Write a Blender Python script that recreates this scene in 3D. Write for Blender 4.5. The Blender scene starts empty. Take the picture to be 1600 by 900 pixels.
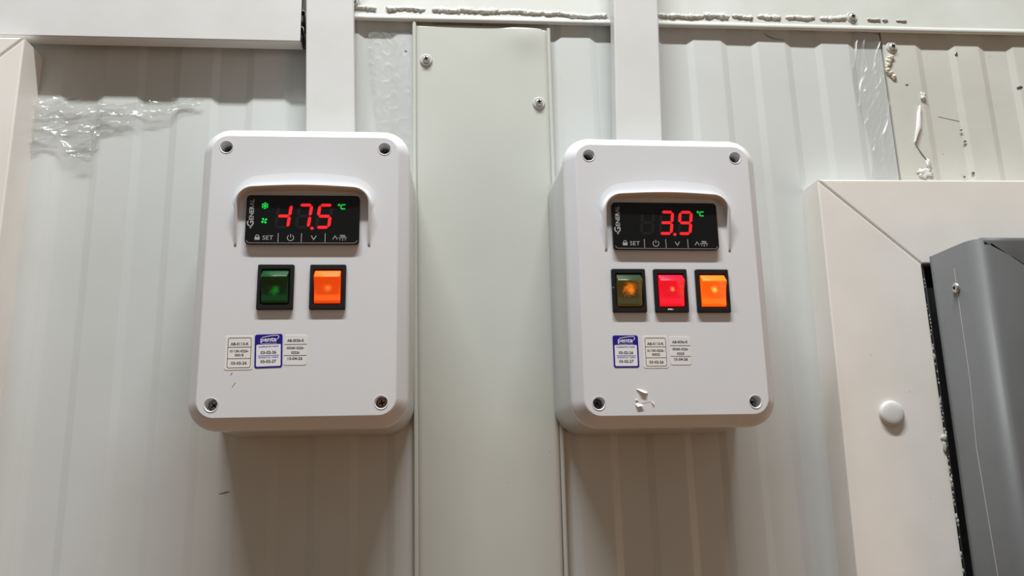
import bpy, bmesh, math, random
from mathutils import Vector, Matrix, noise

scene = bpy.context.scene
COL = scene.collection
random.seed(7)
PI = math.pi

# ------------------------------------------------------------------ camera
cam_d = bpy.data.cameras.new('camera')
cam_d.sensor_fit = 'HORIZONTAL'
cam_d.sensor_width = 36.0
cam_d.lens = 1226.84 / 1600.0 * 36.0
cam_d.clip_start = 0.01
cam = bpy.data.objects.new('camera', cam_d)
COL.objects.link(cam)
cam.location = (0.09546, -0.62091, -0.13147)
cam.rotation_euler = (1.78976, 0.02651, -0.08498)
scene.camera = cam

# ------------------------------------------------------------------ world, lights, exposure
world = bpy.data.worlds.new('room_ambient')
scene.world = world
world.use_nodes = True
bg = world.node_tree.nodes['Background']
bg.inputs['Color'].default_value = (1.0, 0.96, 0.90, 1)
bg.inputs['Strength'].default_value = 0.185

def area_light(name, loc, target, sx, sy, power, color):
    d = bpy.data.lights.new(name, 'AREA')
    d.shape = 'RECTANGLE'; d.size = sx; d.size_y = sy
    d.energy = power; d.color = color
    o = bpy.data.objects.new(name, d); COL.objects.link(o)
    o.location = loc
    v = Vector(target) - Vector(loc)
    o.rotation_euler = v.to_track_quat('-Z', 'Y').to_euler()
    return o

# tube lamp on the ceiling over the doors, parallel to the wall
area_light('ceiling_tube_lamp', (0.05, -0.62, 1.62), (0.05, -0.05, 0.0), 1.10, 0.05, 54.0, (0.975, 1.0, 1.0))
# warmer lamp further back in the room, low on the right
area_light('warm_room_lamp', (1.7, -1.5, -0.75), (0.2, 0.0, -0.1), 0.7, 0.7, 3.6, (1.0, 0.58, 0.30))

scene.view_settings.view_transform = 'Standard'
scene.view_settings.look = 'None'
scene.view_settings.gamma = 1.0
scene.view_settings.use_curve_mapping = False
scene.view_settings.exposure = 0.0

# ------------------------------------------------------------------ materials
def principled(name, color, rough=0.4, spec=0.5, metal=0.0, emit=None, estr=0.0):
    m = bpy.data.materials.new(name); m.use_nodes = True
    b = m.node_tree.nodes['Principled BSDF']
    b.inputs['Base Color'].default_value = (*color, 1)
    b.inputs['Roughness'].default_value = rough
    b.inputs['Specular IOR Level'].default_value = spec
    b.inputs['Metallic'].default_value = metal
    if emit:
        b.inputs['Emission Color'].default_value = (*emit, 1)
        b.inputs['Emission Strength'].default_value = estr
    return m

def nd(m, t, **kw):
    n = m.node_tree.nodes.new(t)
    for k, v in kw.items():
        setattr(n, k, v)
    return n

def lk(m, a, b):
    m.node_tree.links.new(a, b)

def painted(name, color, rough, spec, mottling=0.05, scale=14.0, bump=0.0, bscale=300.0, bdist=0.0004,
            specks=0.0, speck_color=(0.25, 0.24, 0.2), speck_scale=60.0):
    """painted surface: faint blotches of dirt, fine relief, a few dark specks"""
    m = principled(name, color, rough, spec)
    b = m.node_tree.nodes['Principled BSDF']
    tc = nd(m, 'ShaderNodeTexCoord')
    n1 = nd(m, 'ShaderNodeTexNoise'); n1.inputs['Scale'].default_value = scale; n1.inputs['Detail'].default_value = 6
    lk(m, tc.outputs['Object'], n1.inputs['Vector'])
    r1 = nd(m, 'ShaderNodeValToRGB')
    r1.color_ramp.elements[0].position = 0.3; r1.color_ramp.elements[1].position = 0.7
    c0 = [max(0, c * (1 - mottling * 1.6)) for c in color]
    c0[2] *= (1 - mottling * 0.6)
    r1.color_ramp.elements[0].color = (*c0, 1)
    r1.color_ramp.elements[1].color = (*[min(1, c * (1 + mottling * 0.5)) for c in color], 1)
    lk(m, n1.outputs['Fac'], r1.inputs['Fac'])
    out = r1.outputs['Color']
    if specks > 0:
        v = nd(m, 'ShaderNodeTexVoronoi'); v.inputs['Scale'].default_value = speck_scale
        lk(m, tc.outputs['Object'], v.inputs['Vector'])
        n2 = nd(m, 'ShaderNodeTexNoise'); n2.inputs['Scale'].default_value = 9.0
        lk(m, tc.outputs['Object'], n2.inputs['Vector'])
        mul = nd(m, 'ShaderNodeMath', operation='MULTIPLY'); mul.inputs[1].default_value = specks
        lk(m, n2.outputs['Fac'], mul.inputs[0])
        cmp_ = nd(m, 'ShaderNodeMath', operation='LESS_THAN')
        lk(m, v.outputs['Distance'], cmp_.inputs[0]); lk(m, mul.outputs[0], cmp_.inputs[1])
        mx = nd(m, 'ShaderNodeMixRGB'); mx.inputs['Color2'].default_value = (*speck_color, 1)
        sf = nd(m, 'ShaderNodeMath', operation='MULTIPLY'); sf.inputs[1].default_value = 0.5
        lk(m, cmp_.outputs[0], sf.inputs[0])
        lk(m, sf.outputs[0], mx.inputs['Fac']); lk(m, out, mx.inputs['Color1'])
        out = mx.outputs['Color']
    lk(m, out, b.inputs['Base Color'])
    if bump > 0:
        n3 = nd(m, 'ShaderNodeTexNoise'); n3.inputs['Scale'].default_value = bscale; n3.inputs['Detail'].default_value = 3
        lk(m, tc.outputs['Object'], n3.inputs['Vector'])
        bp = nd(m, 'ShaderNodeBump'); bp.inputs['Strength'].default_value = bump; bp.inputs['Distance'].default_value = bdist
        lk(m, n3.outputs['Fac'], bp.inputs['Height'])
        lk(m, bp.outputs['Normal'], b.inputs['Normal'])
    return m

M = {}
M['wall'] = painted('wall_sheet_paint', (0.615, 0.635, 0.625), 0.33, 0.45, 0.035, 9, bump=0.12, bscale=45, bdist=0.0008, specks=0.045)
M['wall_old'] = painted('wall_sheet_paint_aged', (0.60, 0.60, 0.555), 0.36, 0.4, 0.06, 12, bump=0.2, bscale=60, bdist=0.0008, specks=0.09)
M['plate'] = painted('cover_plate_paint', (0.575, 0.59, 0.545), 0.32, 0.45, 0.03, 8, bump=0.06, bscale=30, bdist=0.0008, specks=0.055, speck_scale=45)
M['trim'] = painted('flashing_paint', (0.60, 0.615, 0.58), 0.35, 0.45, 0.05, 22, bump=0.1, bscale=80)
M['pvc'] = painted('trunking_plastic', (0.655, 0.655, 0.65), 0.42, 0.4, 0.035, 25, bump=0.05, bscale=200)
M['lid'] = painted('box_lid_plastic', (0.755, 0.765, 0.795), 0.24, 0.5, 0.012, 20)
M['housing'] = painted('box_housing_plastic', (0.60, 0.61, 0.62), 0.3, 0.5, 0.02, 20)
M['frame'] = painted('door_frame_paint', (0.83, 0.80, 0.765), 0.34, 0.45, 0.05, 14, bump=0.06, bscale=60, specks=0.06)
M['door'] = painted('door_grey_sheet', (0.118, 0.120, 0.123), 0.5, 0.3, 0.06, 16, bump=0.05, bscale=90)
M['gasket'] = principled('gasket_rubber', (0.012, 0.012, 0.013), 0.7, 0.3)
M['reveal'] = painted('reveal_grey', (0.30, 0.31, 0.30), 0.5, 0.3, 0.15, 60)
M['reveal_light'] = painted('sealant_dirty', (0.45, 0.45, 0.43), 0.5, 0.3, 0.15, 90)
M['sealant'] = painted('sealant_white', (0.66, 0.66, 0.63), 0.3, 0.5, 0.06, 80)
M['foam'] = painted('foam_cream', (0.66, 0.63, 0.53), 0.75, 0.2, 0.12, 120, bump=0.6, bscale=500, bdist=0.0006)
M['metal'] = principled('screw_zinc', (0.62, 0.62, 0.60), 0.28, 0.5, 0.9)
M['screwpaint'] = painted('screw_paint', (0.60, 0.61, 0.58), 0.3, 0.5, 0.05, 90)
M['dark'] = principled('recess_black', (0.012, 0.012, 0.012), 0.6, 0.2)
M['steel_dark'] = principled('screw_steel_dark', (0.22, 0.22, 0.22), 0.35, 0.5, 0.9)
M['brass'] = principled('screw_brassy', (0.62, 0.36, 0.2), 0.3, 0.5, 0.9)
M['black'] = principled('black_plastic', (0.010, 0.010, 0.011), 0.38, 0.45)
M['bezelblack'] = painted('switch_bezel_plastic', (0.012, 0.012, 0.013), 0.42, 0.35, 0.1, 100)
M['screen'] = principled('display_screen', (0.0075, 0.0075, 0.0078), 0.22, 0.3)
M['print_grey'] = principled('print_grey', (0.42, 0.42, 0.42), 0.5, 0.3)
M['led_red'] = principled('led_red', (0.25, 0.004, 0.006), 0.4, 0.3, emit=(1.0, 0.018, 0.022), estr=0.95)
M['led_green'] = principled('led_green', (0.0, 0.2, 0.03), 0.4, 0.3, emit=(0.015, 0.85, 0.09), estr=0.75)
M['led_off'] = principled('led_off', (0.0115, 0.0105, 0.0102), 0.4, 0.3)
M['paper'] = painted('sticker_paper', (0.84, 0.83, 0.80), 0.55, 0.3, 0.02, 60)
M['paper_gloss'] = painted('sticker_film', (0.82, 0.82, 0.81), 0.3, 0.45, 0.02, 60)
M['blue'] = principled('sticker_blue', (0.020, 0.008, 0.245), 0.4, 0.4)
M['ink'] = principled('print_black', (0.025, 0.025, 0.025), 0.6, 0.2)
M['ink_blue'] = principled('print_blue', (0.10, 0.085, 0.35), 0.6, 0.2)
M['white_print'] = principled('print_white', (0.84, 0.84, 0.88), 0.5, 0.3)
M['scuff'] = principled('scuff_grey', (0.30, 0.29, 0.28), 0.7, 0.2)
M['floor'] = painted('floor_brown', (0.34, 0.165, 0.06), 0.6, 0.3, 0.12, 3)

# wall sheet behind the right door: a yellow stain with an edge of its own
def add_stain(m, cx, cz, rx, rz, col, amount):
    b = m.node_tree.nodes['Principled BSDF']
    src = b.inputs['Base Color'].links[0].from_socket
    tc = nd(m, 'ShaderNodeTexCoord')
    mp = nd(m, 'ShaderNodeMapping')
    mp.inputs['Location'].default_value = (-cx / rx, 0, -cz / rz)
    mp.inputs['Scale'].default_value = (1 / rx, 0, 1 / rz)
    lk(m, tc.outputs['Object'], mp.inputs['Vector'])
    n = nd(m, 'ShaderNodeTexNoise'); n.inputs['Scale'].default_value = 55; n.inputs['Detail'].default_value = 5
    lk(m, tc.outputs['Object'], n.inputs['Vector'])
    ln = nd(m, 'ShaderNodeVectorMath', operation='LENGTH'); lk(m, mp.outputs['Vector'], ln.inputs[0])
    ad = nd(m, 'ShaderNodeMath', operation='MULTIPLY_ADD'); ad.inputs[1].default_value = 0.9
    lk(m, n.outputs['Fac'], ad.inputs[0]); lk(m, ln.outputs['Value'], ad.inputs[2])
    rp = nd(m, 'ShaderNodeMapRange'); rp.inputs['From Min'].default_value = 1.5; rp.inputs['From Max'].default_value = 1.25
    rp.inputs['To Min'].default_value = 0; rp.inputs['To Max'].default_value = amount
    lk(m, ad.outputs[0], rp.inputs['Value'])
    mx = nd(m, 'ShaderNodeMixRGB'); mx.inputs['Color2'].default_value = (*col, 1)
    lk(m, rp.outputs['Result'], mx.inputs['Fac']); lk(m, src, mx.inputs['Color1'])
    lk(m, mx.outputs['Color'], b.inputs['Base Color'])
add_stain(M['wall_old'], 0.603, 0.125, 0.024, 0.085, (0.60, 0.56, 0.42), 0.75)

# clear crinkled protective film
def film_mat(name, haze, rough):
    m = bpy.data.materials.new(name); m.use_nodes = True
    nt = m.node_tree; nt.nodes.remove(nt.nodes['Principled BSDF'])
    out = nt.nodes['Material Output']
    tr = nd(m, 'ShaderNodeBsdfTransparent'); tr.inputs['Color'].default_value = (0.97, 0.97, 0.97, 1)
    gl = nd(m, 'ShaderNodeBsdfGlossy'); gl.inputs['Roughness'].default_value = rough
    df = nd(m, 'ShaderNodeBsdfDiffuse'); df.inputs['Color'].default_value = (0.75, 0.75, 0.75, 1)
    m1 = nd(m, 'ShaderNodeMixShader'); m1.inputs['Fac'].default_value = haze
    lk(m, tr.outputs[0], m1.inputs[1]); lk(m, df.outputs[0], m1.inputs[2])
    m2 = nd(m, 'ShaderNodeMixShader')
    m2.inputs['Fac'].default_value = 0.12; lk(m, m1.outputs[0], m2.inputs[1]); lk(m, gl.outputs[0], m2.inputs[2])
    lk(m, m2.outputs[0], out.inputs['Surface'])
    return m
M['film'] = film_mat('clear_film', 0.05, 0.18)
M['film_matt'] = film_mat('clear_film_stuck', 0.05, 0.36)

# translucent rocker: where lit, the lamp inside glows through the coloured plastic
def rocker_mat(name, base, glow, core, g_strength, c_strength, cz, spread, rough=0.2):
    m = principled(name, base, rough, 0.75)
    b = m.node_tree.nodes['Principled BSDF']
    tc = nd(m, 'ShaderNodeTexCoord')
    mp = nd(m, 'ShaderNodeMapping'); mp.inputs['Location'].default_value = (0, 0, -cz)
    mp.vector_type = 'POINT'
    lk(m, tc.outputs['Object'], mp.inputs['Vector'])
    sc = nd(m, 'ShaderNodeVectorMath', operation='MULTIPLY'); sc.inputs[1].default_value = (1, 0, 1)
    lk(m, mp.outputs['Vector'], sc.inputs[0])
    ln = nd(m, 'ShaderNodeVectorMath', operation='LENGTH'); lk(m, sc.outputs['Vector'], ln.inputs[0])
    nz = nd(m, 'ShaderNodeTexNoise'); nz.inputs['Scale'].default_value = 420; nz.inputs['Detail'].default_value = 2
    lk(m, tc.outputs['Object'], nz.inputs['Vector'])
    dd = nd(m, 'ShaderNodeMath', operation='MULTIPLY_ADD'); dd.inputs[1].default_value = spread * 0.9
    lk(m, nz.outputs['Fac'], dd.inputs[0]); lk(m, ln.outputs['Value'], dd.inputs[2])
    rp = nd(m, 'ShaderNodeMapRange'); rp.interpolation_type = 'SMOOTHSTEP'
    rp.inputs['From Min'].default_value = spread * 1.35; rp.inputs['From Max'].default_value = spread * 0.45
    rp.inputs['To Min'].default_value = 0; rp.inputs['To Max'].default_value = 1
    lk(m, dd.outputs[0], rp.inputs['Value'])
    mx = nd(m, 'ShaderNodeMixRGB')
    mx.inputs['Color1'].default_value = (*[c * g_strength for c in glow], 1)
    mx.inputs['Color2'].default_value = (*[c * c_strength for c in core], 1)
    lk(m, rp.outputs['Result'], mx.inputs['Fac'])
    lk(m, mx.outputs['Color'], b.inputs['Emission Color'])
    b.inputs['Emission Strength'].default_value = 1.0
    # fine moulded ribs across the lens
    sx = nd(m, 'ShaderNodeSeparateXYZ'); lk(m, tc.outputs['Object'], sx.inputs[0])
    ws = nd(m, 'ShaderNodeMath', operation='MULTIPLY'); ws.inputs[1].default_value = 2 * PI / 0.0009
    lk(m, sx.outputs['Z'], ws.inputs[0])
    sn = nd(m, 'ShaderNodeMath', operation='SINE'); lk(m, ws.outputs[0], sn.inputs[0])
    bp = nd(m, 'ShaderNodeBump'); bp.inputs['Strength'].default_value = 0.25; bp.inputs['Distance'].default_value = 0.00012
    lk(m, sn.outputs[0], bp.inputs['Height']); lk(m, bp.outputs['Normal'], b.inputs['Normal'])
    return m
M['rk_green_off'] = rocker_mat('rocker_green', (0.002, 0.062, 0.013), (0.0, 0.002, 0.0005), (0.004, 0.15, 0.008), 1, 1, -0.0030, 0.0048)  # switched off: faint green glow painted into its emission colour
M['rk_orange_a'] = rocker_mat('rocker_orange', (0.80, 0.16, 0.012), (0.62, 0.035, 0.001), (1.0, 0.20, 0.03), 1, 0.8, -0.0015, 0.0045)
M['rk_green_amber'] = rocker_mat('rocker_green_amber', (0.004, 0.055, 0.030), (0.050, 0.020, 0.001), (1.0, 0.22, 0.008), 1, 0.95, 0.0002, 0.0066)
M['rk_red'] = rocker_mat('rocker_red', (0.55, 0.010, 0.035), (0.72, 0.004, 0.014), (1.0, 0.36, 0.08), 1, 1.0, 0.0005, 0.0025)
M['rk_orange_b'] = rocker_mat('rocker_orange_bright', (0.80, 0.20, 0.012), (0.85, 0.085, 0.002), (1.0, 0.62, 0.12), 1, 1.05, 0.0002, 0.0034)

# ------------------------------------------------------------------ helpers
def tag(o, label=None, cat=None, group=None, kind=None):
    if label: o['label'] = label
    if cat: o['category'] = cat
    if group: o['group'] = group
    if kind: o['kind'] = kind
    return o

def empty(name, loc=(0, 0, 0), parent=None):
    o = bpy.data.objects.new(name, None); COL.objects.link(o)
    o.empty_display_size = 0.02
    o.location = loc
    if parent: o.parent = parent
    return o

def mobj(name, verts, faces, mat, parent=None, smooth=False, loc=(0, 0, 0)):
    me = bpy.data.meshes.new(name)
    me.from_pydata([tuple(v) for v in verts], [], faces)
    me.validate(); me.update()
    bm = bmesh.new(); bm.from_mesh(me); bmesh.ops.recalc_face_normals(bm, faces=bm.faces); bm.to_mesh(me); bm.free()
    if smooth:
        for p in me.polygons: p.use_smooth = True
    me.materials.append(M[mat])
    o = bpy.data.objects.new(name, me); COL.objects.link(o)
    o.location = loc
    if parent: o.parent = parent
    return o

def bobj(name, bm, mat, parent=None, smooth=False, loc=(0, 0, 0), recalc=True):
    me = bpy.data.meshes.new(name)
    if recalc: bmesh.ops.recalc_face_normals(bm, faces=bm.faces)
    bm.to_mesh(me); bm.free()
    if smooth:
        for p in me.polygons: p.use_smooth = True
    me.materials.append(M[mat])
    o = bpy.data.objects.new(name, me); COL.objects.link(o)
    o.location = loc
    if parent: o.parent = parent
    return o

def box_bm(bm, x0, x1, y0, y1, z0, z1, bevel=0.0, seg=2):
    r = bmesh.ops.create_cube(bm, size=1.0)
    vs = r['verts']
    for v in vs:
        v.co = Vector(((x0 + x1) / 2 + v.co.x * (x1 - x0), (y0 + y1) / 2 + v.co.y * (y1 - y0), (z0 + z1) / 2 + v.co.z * (z1 - z0)))
    if bevel > 0:
        es = list({e for v in vs for e in v.link_edges})
        bmesh.ops.bevel(bm, geom=es, offset=bevel, segments=seg, profile=0.5, affect='EDGES')

def rrect(hx, hz, r, n=8, cx=0, cz=0):
    """rounded rectangle outline, counter-clockwise seen from the front (-Y)"""
    pts = []
    for (sx, sz, a0) in ((1, 1, 0), (-1, 1, 90), (-1, -1, 180), (1, -1, 270)):
        for i in range(n + 1):
            a = math.radians(a0 + 90.0 * i / n)
            pts.append((cx + sx * (hx - r) + r * math.cos(a), cz + sz * (hz - r) + r * math.sin(a)))
    return pts

def loft(loops, closed=True, cap0=False, cap1=False):
    verts, faces = [], []
    n = len(loops[0])
    for l in loops: verts += [tuple(p) for p in l]
    for k in range(len(loops) - 1):
        a, b = k * n, (k + 1) * n
        for i in range(n if closed else n - 1):
            j = (i + 1) % n
            faces.append((a + i, a + j, b + j, b + i))
    if cap0: faces.append(tuple(range(n)))
    if cap1: faces.append(tuple(range((len(loops) - 1) * n, len(loops) * n)))
    return verts, faces

def plate_rr(name, hx, hz, r, y0, y1, mat, parent, bev=0.0004, loc=(0, 0, 0), n=6, smooth=False):
    """rounded slab from y0 (back) to y1 (front, more negative) with a small edge rounding"""
    L = []
    for (o, y) in ((0, y0), (0, y1 + bev), (-bev * 0.3, y1 + bev * 0.3), (-bev, y1)):
        L.append([(x, y, z) for x, z in rrect(hx + o, hz + o, max(r + o, 0.0001), n)])
    v, f = loft(L, True, True, True)
    return mobj(name, v, f, mat, parent, smooth, loc)

def disc_profile(name, prof, mat, parent=None, loc=(0, 0, 0), n=20, smooth=True):
    """lathe about the Y axis; prof = [(radius, y)...]"""
    L = []
    for r, y in prof:
        L.append([(r * math.cos(2 * PI * i / n), y, r * math.sin(2 * PI * i / n)) for i in range(n)])
    v, f = loft(L, True, prof[0][0] > 1e-6, True)
    return mobj(name, v, f, mat, parent, smooth, loc)

def tube_bm(bm, pts, rad, n=6):
    rings = []
    pts = [Vector(p) for p in pts]
    for i, p in enumerate(pts):
        t = (pts[min(i + 1, len(pts) - 1)] - pts[max(i - 1, 0)]).normalized()
        u = t.cross(Vector((0, 1, 0.001))).normalized(); w = t.cross(u)
        r = rad[i] if isinstance(rad, (list, tuple)) else rad
        rings.append([bm.verts.new(p + (u * math.cos(2 * PI * k / n) + w * math.sin(2 * PI * k / n)) * r) for k in range(n)])
    for a, b in zip(rings, rings[1:]):
        for k in range(n):
            bm.faces.new((a[k], a[(k + 1) % n], b[(k + 1) % n], b[k]))
    bm.faces.new(rings[0]); bm.faces.new(rings[-1])

def lump_bm(bm, c, sx, sy, sz, seed, amp=0.3, sub=2):
    r = bmesh.ops.create_icosphere(bm, subdivisions=sub, radius=1.0)
    for v in r['verts']:
        k = 1 + amp * noise.noise(v.co * 1.6 + Vector((seed * 3.1, seed * 1.7, 0)))
        v.co = Vector((c[0] + v.co.x * sx * k, c[1] + v.co.y * sy * k, c[2] + v.co.z * sz * k))

def poly_xz(bm, pts, y):
    bm.faces.new([bm.verts.new((x, y, z)) for x, z in pts])

def strokes_bm(bm, pts, w, y, closed=False):
    """flat line of width w through pts in the XZ plane, mitred"""
    n = len(pts); P = [Vector((p[0], p[1])) for p in pts]
    L, R = [], []
    for i in range(n):
        a = P[(i - 1) % n] if (closed or i > 0) else None
        b = P[(i + 1) % n] if (closed or i < n - 1) else None
        d1 = (P[i] - a).normalized() if a is not None else None
        d2 = (b - P[i]).normalized() if b is not None else None
        d = ((d1 or d2) + (d2 or d1)).normalized()
        nn = Vector((-d.y, d.x))
        base = d1 or d2
        k = 1 / max(0.4, nn.dot(Vector((-base.y, base.x))))
        L.append(bm.verts.new((P[i].x + nn.x * w / 2 * k, y, P[i].y + nn.y * w / 2 * k)))
        R.append(bm.verts.new((P[i].x - nn.x * w / 2 * k, y, P[i].y - nn.y * w / 2 * k)))
    for i in range(n if closed else n - 1):
        j = (i + 1) % n
        bm.faces.new((L[i], L[j], R[j], R[i]))

def text_bm(bm, body, cx, cz, height, y, width=None, bold=0.0, align='CENTER', rot=0.0, shear=0.0):
    """append lettering lying in the XZ plane; height = cap height in metres"""
    cu = bpy.data.curves.new('lettering', 'FONT')
    cu.body = body; cu.size = 1.0; cu.align_x = 'LEFT'
    cu.offset = bold; cu.shear = shear; cu.resolution_u = 2
    ob = bpy.data.objects.new('lettering', cu)
    me = bpy.data.meshes.new_from_object(ob)
    bpy.data.objects.remove(ob); bpy.data.curves.remove(cu)
    xs = [v.co.x for v in me.vertices]
    if not xs: return
    x0, x1 = min(xs), max(xs)
    cap = 0.70
    s = height / cap
    sx = s if width is None else width / (x1 - x0)
    ox = {'CENTER': (x0 + x1) / 2, 'LEFT': x0, 'RIGHT': x1}[align]
    c, sn = math.cos(rot), math.sin(rot)
    vs = []
    for v in me.vertices:
        a = (v.co.x - ox) * sx; b = (v.co.y - cap / 2) * s
        vs.append(bm.verts.new((cx + c * a - sn * b, y, cz + sn * a + c * b)))
    for p in me.polygons:
        try: bm.faces.new([vs[i] for i in p.vertices])
        except ValueError: pass
    bpy.data.meshes.remove(me)

def flatobj(name, bm, mat, parent):
    for f in bm.faces:
        f.normal_update()
        if f.normal.y > 0: f.normal_flip()
    return bobj(name, bm, mat, parent, recalc=False)

# ================================================================== SETTING
floor = bobj('floor', (lambda b: (box_bm(b, -9, 9, -10, 0.3, -1.55, -1.5), b)[1])(bmesh.new()), 'floor')
tag(floor, 'brown floor far below the wall boxes', 'floor', kind='structure')

wall = empty('wall_back', (0, 0, -1.5))
tag(wall, 'ribbed pale grey insulated panel wall behind the control boxes', 'wall', kind='structure')
WZ0, WZ1 = -1.5, 0.6

def sheet(x0, x1, crests, mat):
    """ribbed sheet: crests = list of (start, end) of raised flats"""
    h, s = 0.0016, 0.0066
    prof = [(x0, 0.0)]
    for a, b in crests:
        if b < x0 or a > x1: continue
        if a - s <= x0: prof = [(x0, -h)]
        else: prof += [(a - s, 0), (a - s * 0.9, -h * 0.06), (a - s * 0.1, -h * 0.94), (a, -h)]
        if b + s >= x1: prof += [(x1, -h)]; break
        prof += [(b, -h), (b + s * 0.1, -h * 0.94), (b + s * 0.9, -h * 0.06), (b + s, 0)]
    if prof[-1][0] < x1: prof.append((x1, 0.0))
    zs = [WZ0, -0.4, -0.2, 0, 0.2, 0.4, WZ1]
    L = [[(x, y, z + 1.5) for x, y in prof] for z in zs]
    v, f = loft(L, False)
    n = len(v)
    v += [(x0, 0.002, WZ0 + 1.5), (x1, 0.002, WZ0 + 1.5), (x1, 0.002, WZ1 + 1.5), (x0, 0.002, WZ1 + 1.5)]
    f.append((n, n + 1, n + 2, n + 3))
    k = len(prof)
    f.append((0, n, n + 3, (len(zs) - 1) * k)); f.append((k - 1, n + 1, n + 2, len(zs) * k - 1))
    return mobj('wall_panel', v, f, mat, wall)

P_ = 0.0595
sheet(-0.75, 0.1300, [(-0.179 + P_ * k, -0.154 + P_ * k) for k in range(-10, 5)], 'wall')
sheet(0.1305, 0.4962, [(0.2015 + P_ * k, 0.226 + P_ * k) for k in range(0, 6)], 'wall')
sheet(0.4974, 1.0, [(0.4975, 0.5285), (0.5672, 0.5895)] + [(0.6240 + P_ * k, 0.648 + P_ * k) for k in range(6)], 'wall_old')
bobj('joint_backing', (lambda b: (box_bm(b, -0.75, 1.0, 0.0025, 0.02, 0.0, 2.1), b)[1])(bmesh.new()), 'dark', wall)

# ---- marks and damage on the wall sheets (parts of the wall)
def wall_part(name, bm, mat, smooth=True):
    o = bobj(name, bm, mat, None, smooth)
    o.parent = wall; o.location = (0, 0, 1.5)
    return o
bm = bmesh.new(); tube_bm(bm, [(-0.0713, -0.0001, -0.1484), (-0.0668, -0.0001, -0.1475), (-0.0636, -0.0008, -0.1468)], [0.0001, 0.00026, 0.0001], 6)
wall_part('scratch', bm, 'dark')
bm = bmesh.new(); tube_bm(bm, [(0.3864, -0.0019, 0.2405), (0.390, -0.002, 0.2375), (0.396, -0.002, 0.2350), (0.4040, -0.002, 0.2343)], [0.0002, 0.0004, 0.0003, 0.0002], 5)
wall_part('scratch', bm, 'steel_dark')
bm = bmesh.new(); tube_bm(bm, [(0.5141, -0.0019, 0.1368), (0.5165, -0.0019, 0.1310), (0.5191, -0.0019, 0.1259), (0.524, -0.0019, 0.1188)], [0.0004, 0.00035, 0.0005, 0.0003], 5)
wall_part('scratch', bm, 'steel_dark')
bm = bmesh.new(); tube_bm(bm, [(0.5410, -0.0001, 0.1625), (0.5520, -0.0001, 0.1600), (0.5610, -0.0001, 0.1580)], 0.00018, 5)
wall_part('scratch', bm, 'scuff')
# torn sliver of paint standing off the second panel
bm = bmesh.new()
Lp = [(0.5234, 0.1719), (0.5205, 0.165), (0.5178, 0.152), (0.5141, 0.1368)]
Rp = [(0.5234, 0.1719), (0.5236, 0.163), (0.5225, 0.150), (0.5141, 0.1368)]
rows = []
for (a, b) in zip(Lp, Rp):
    rows.append([bm.verts.new((a[0], -0.0018, a[1])), bm.verts.new(((a[0] + b[0]) / 2, -0.0042, (a[1] + b[1]) / 2)), bm.verts.new((b[0], -0.0021, b[1]))])
for r0, r1 in zip(rows, rows[1:]):
    for k in range(2): bm.faces.new((r0[k], r0[k + 1], r1[k + 1], r1[k]))
bmesh.ops.remove_doubles(bm, verts=bm.verts, dist=1e-5)
wall_part('paint_blister', bm, 'frame')
for q, (px, pz, a, b) in enumerate([(0.5285, 0.1805, 0.0022, 0.0034), (0.5195, 0.1085, 0.0062, 0.0045), (0.5240, 0.1165, 0.0018, 0.0034)]):
    bm = bmesh.new(); lump_bm(bm, (px, -0.002, pz), a, 0.0012, b, q + 3, 1.1, 3)
    wall_part('sealant_spot', bm, 'sealant')
for q, (px, pz, a, b) in enumerate([(0.5615, 0.138, 0.0016, 0.0011), (0.5600, 0.1490, 0.0012, 0.0009), (0.5670, 0.2235, 0.0014, 0.0022), (0.6235, 0.1915, 0.0030, 0.0014),
                                    (0.5645, 0.108, 0.0016, 0.0012), (0.5560, 0.1045, 0.0012, 0.0010), (0.5150, 0.1925, 0.0014, 0.0005), (0.0660, 0.2165, 0.0011, 0.0008)]):
    bm = bmesh.new(); lump_bm(bm, (px, -0.0016, pz), a, 0.0006, b, q + 13, 0.6)
    wall_part('paint_chip', bm, 'steel_dark')
# foam squeezed out of the joint between the panels
bm = bmesh.new()
for k, (x, z, a, b) in enumerate([(0.5030, 0.2190, 0.0034, 0.0026), (0.5005, 0.2150, 0.0030, 0.0034), (0.4990, 0.2105, 0.0024, 0.0036), (0.4985, 0.2062, 0.0022, 0.0030), (0.5008, 0.2030, 0.0030, 0.0024), (0.5030, 0.1998, 0.0026, 0.0022)]):
    r_ = bmesh.ops.create_icosphere(bm, subdivisions=3, radius=1.0)
    for v_ in r_['verts']:
        q = 1 + 0.55 * noise.noise(v_.co * 1.7 + Vector((k * 3.3, 0, 1))) + 0.3 * noise.noise(v_.co * 4.1 + Vector((k, 5, 1)))
        v_.co = Vector((x + v_.co.x * a * q, -0.0020 + v_.co.y * 0.0016 * q, z + v_.co.z * b * q))
foam = bobj('foam_drip', bm, 'foam', None, True)
tag(foam, 'lumpy cream foam squeezed out of the panel joint below a screw', 'foam')

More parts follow.
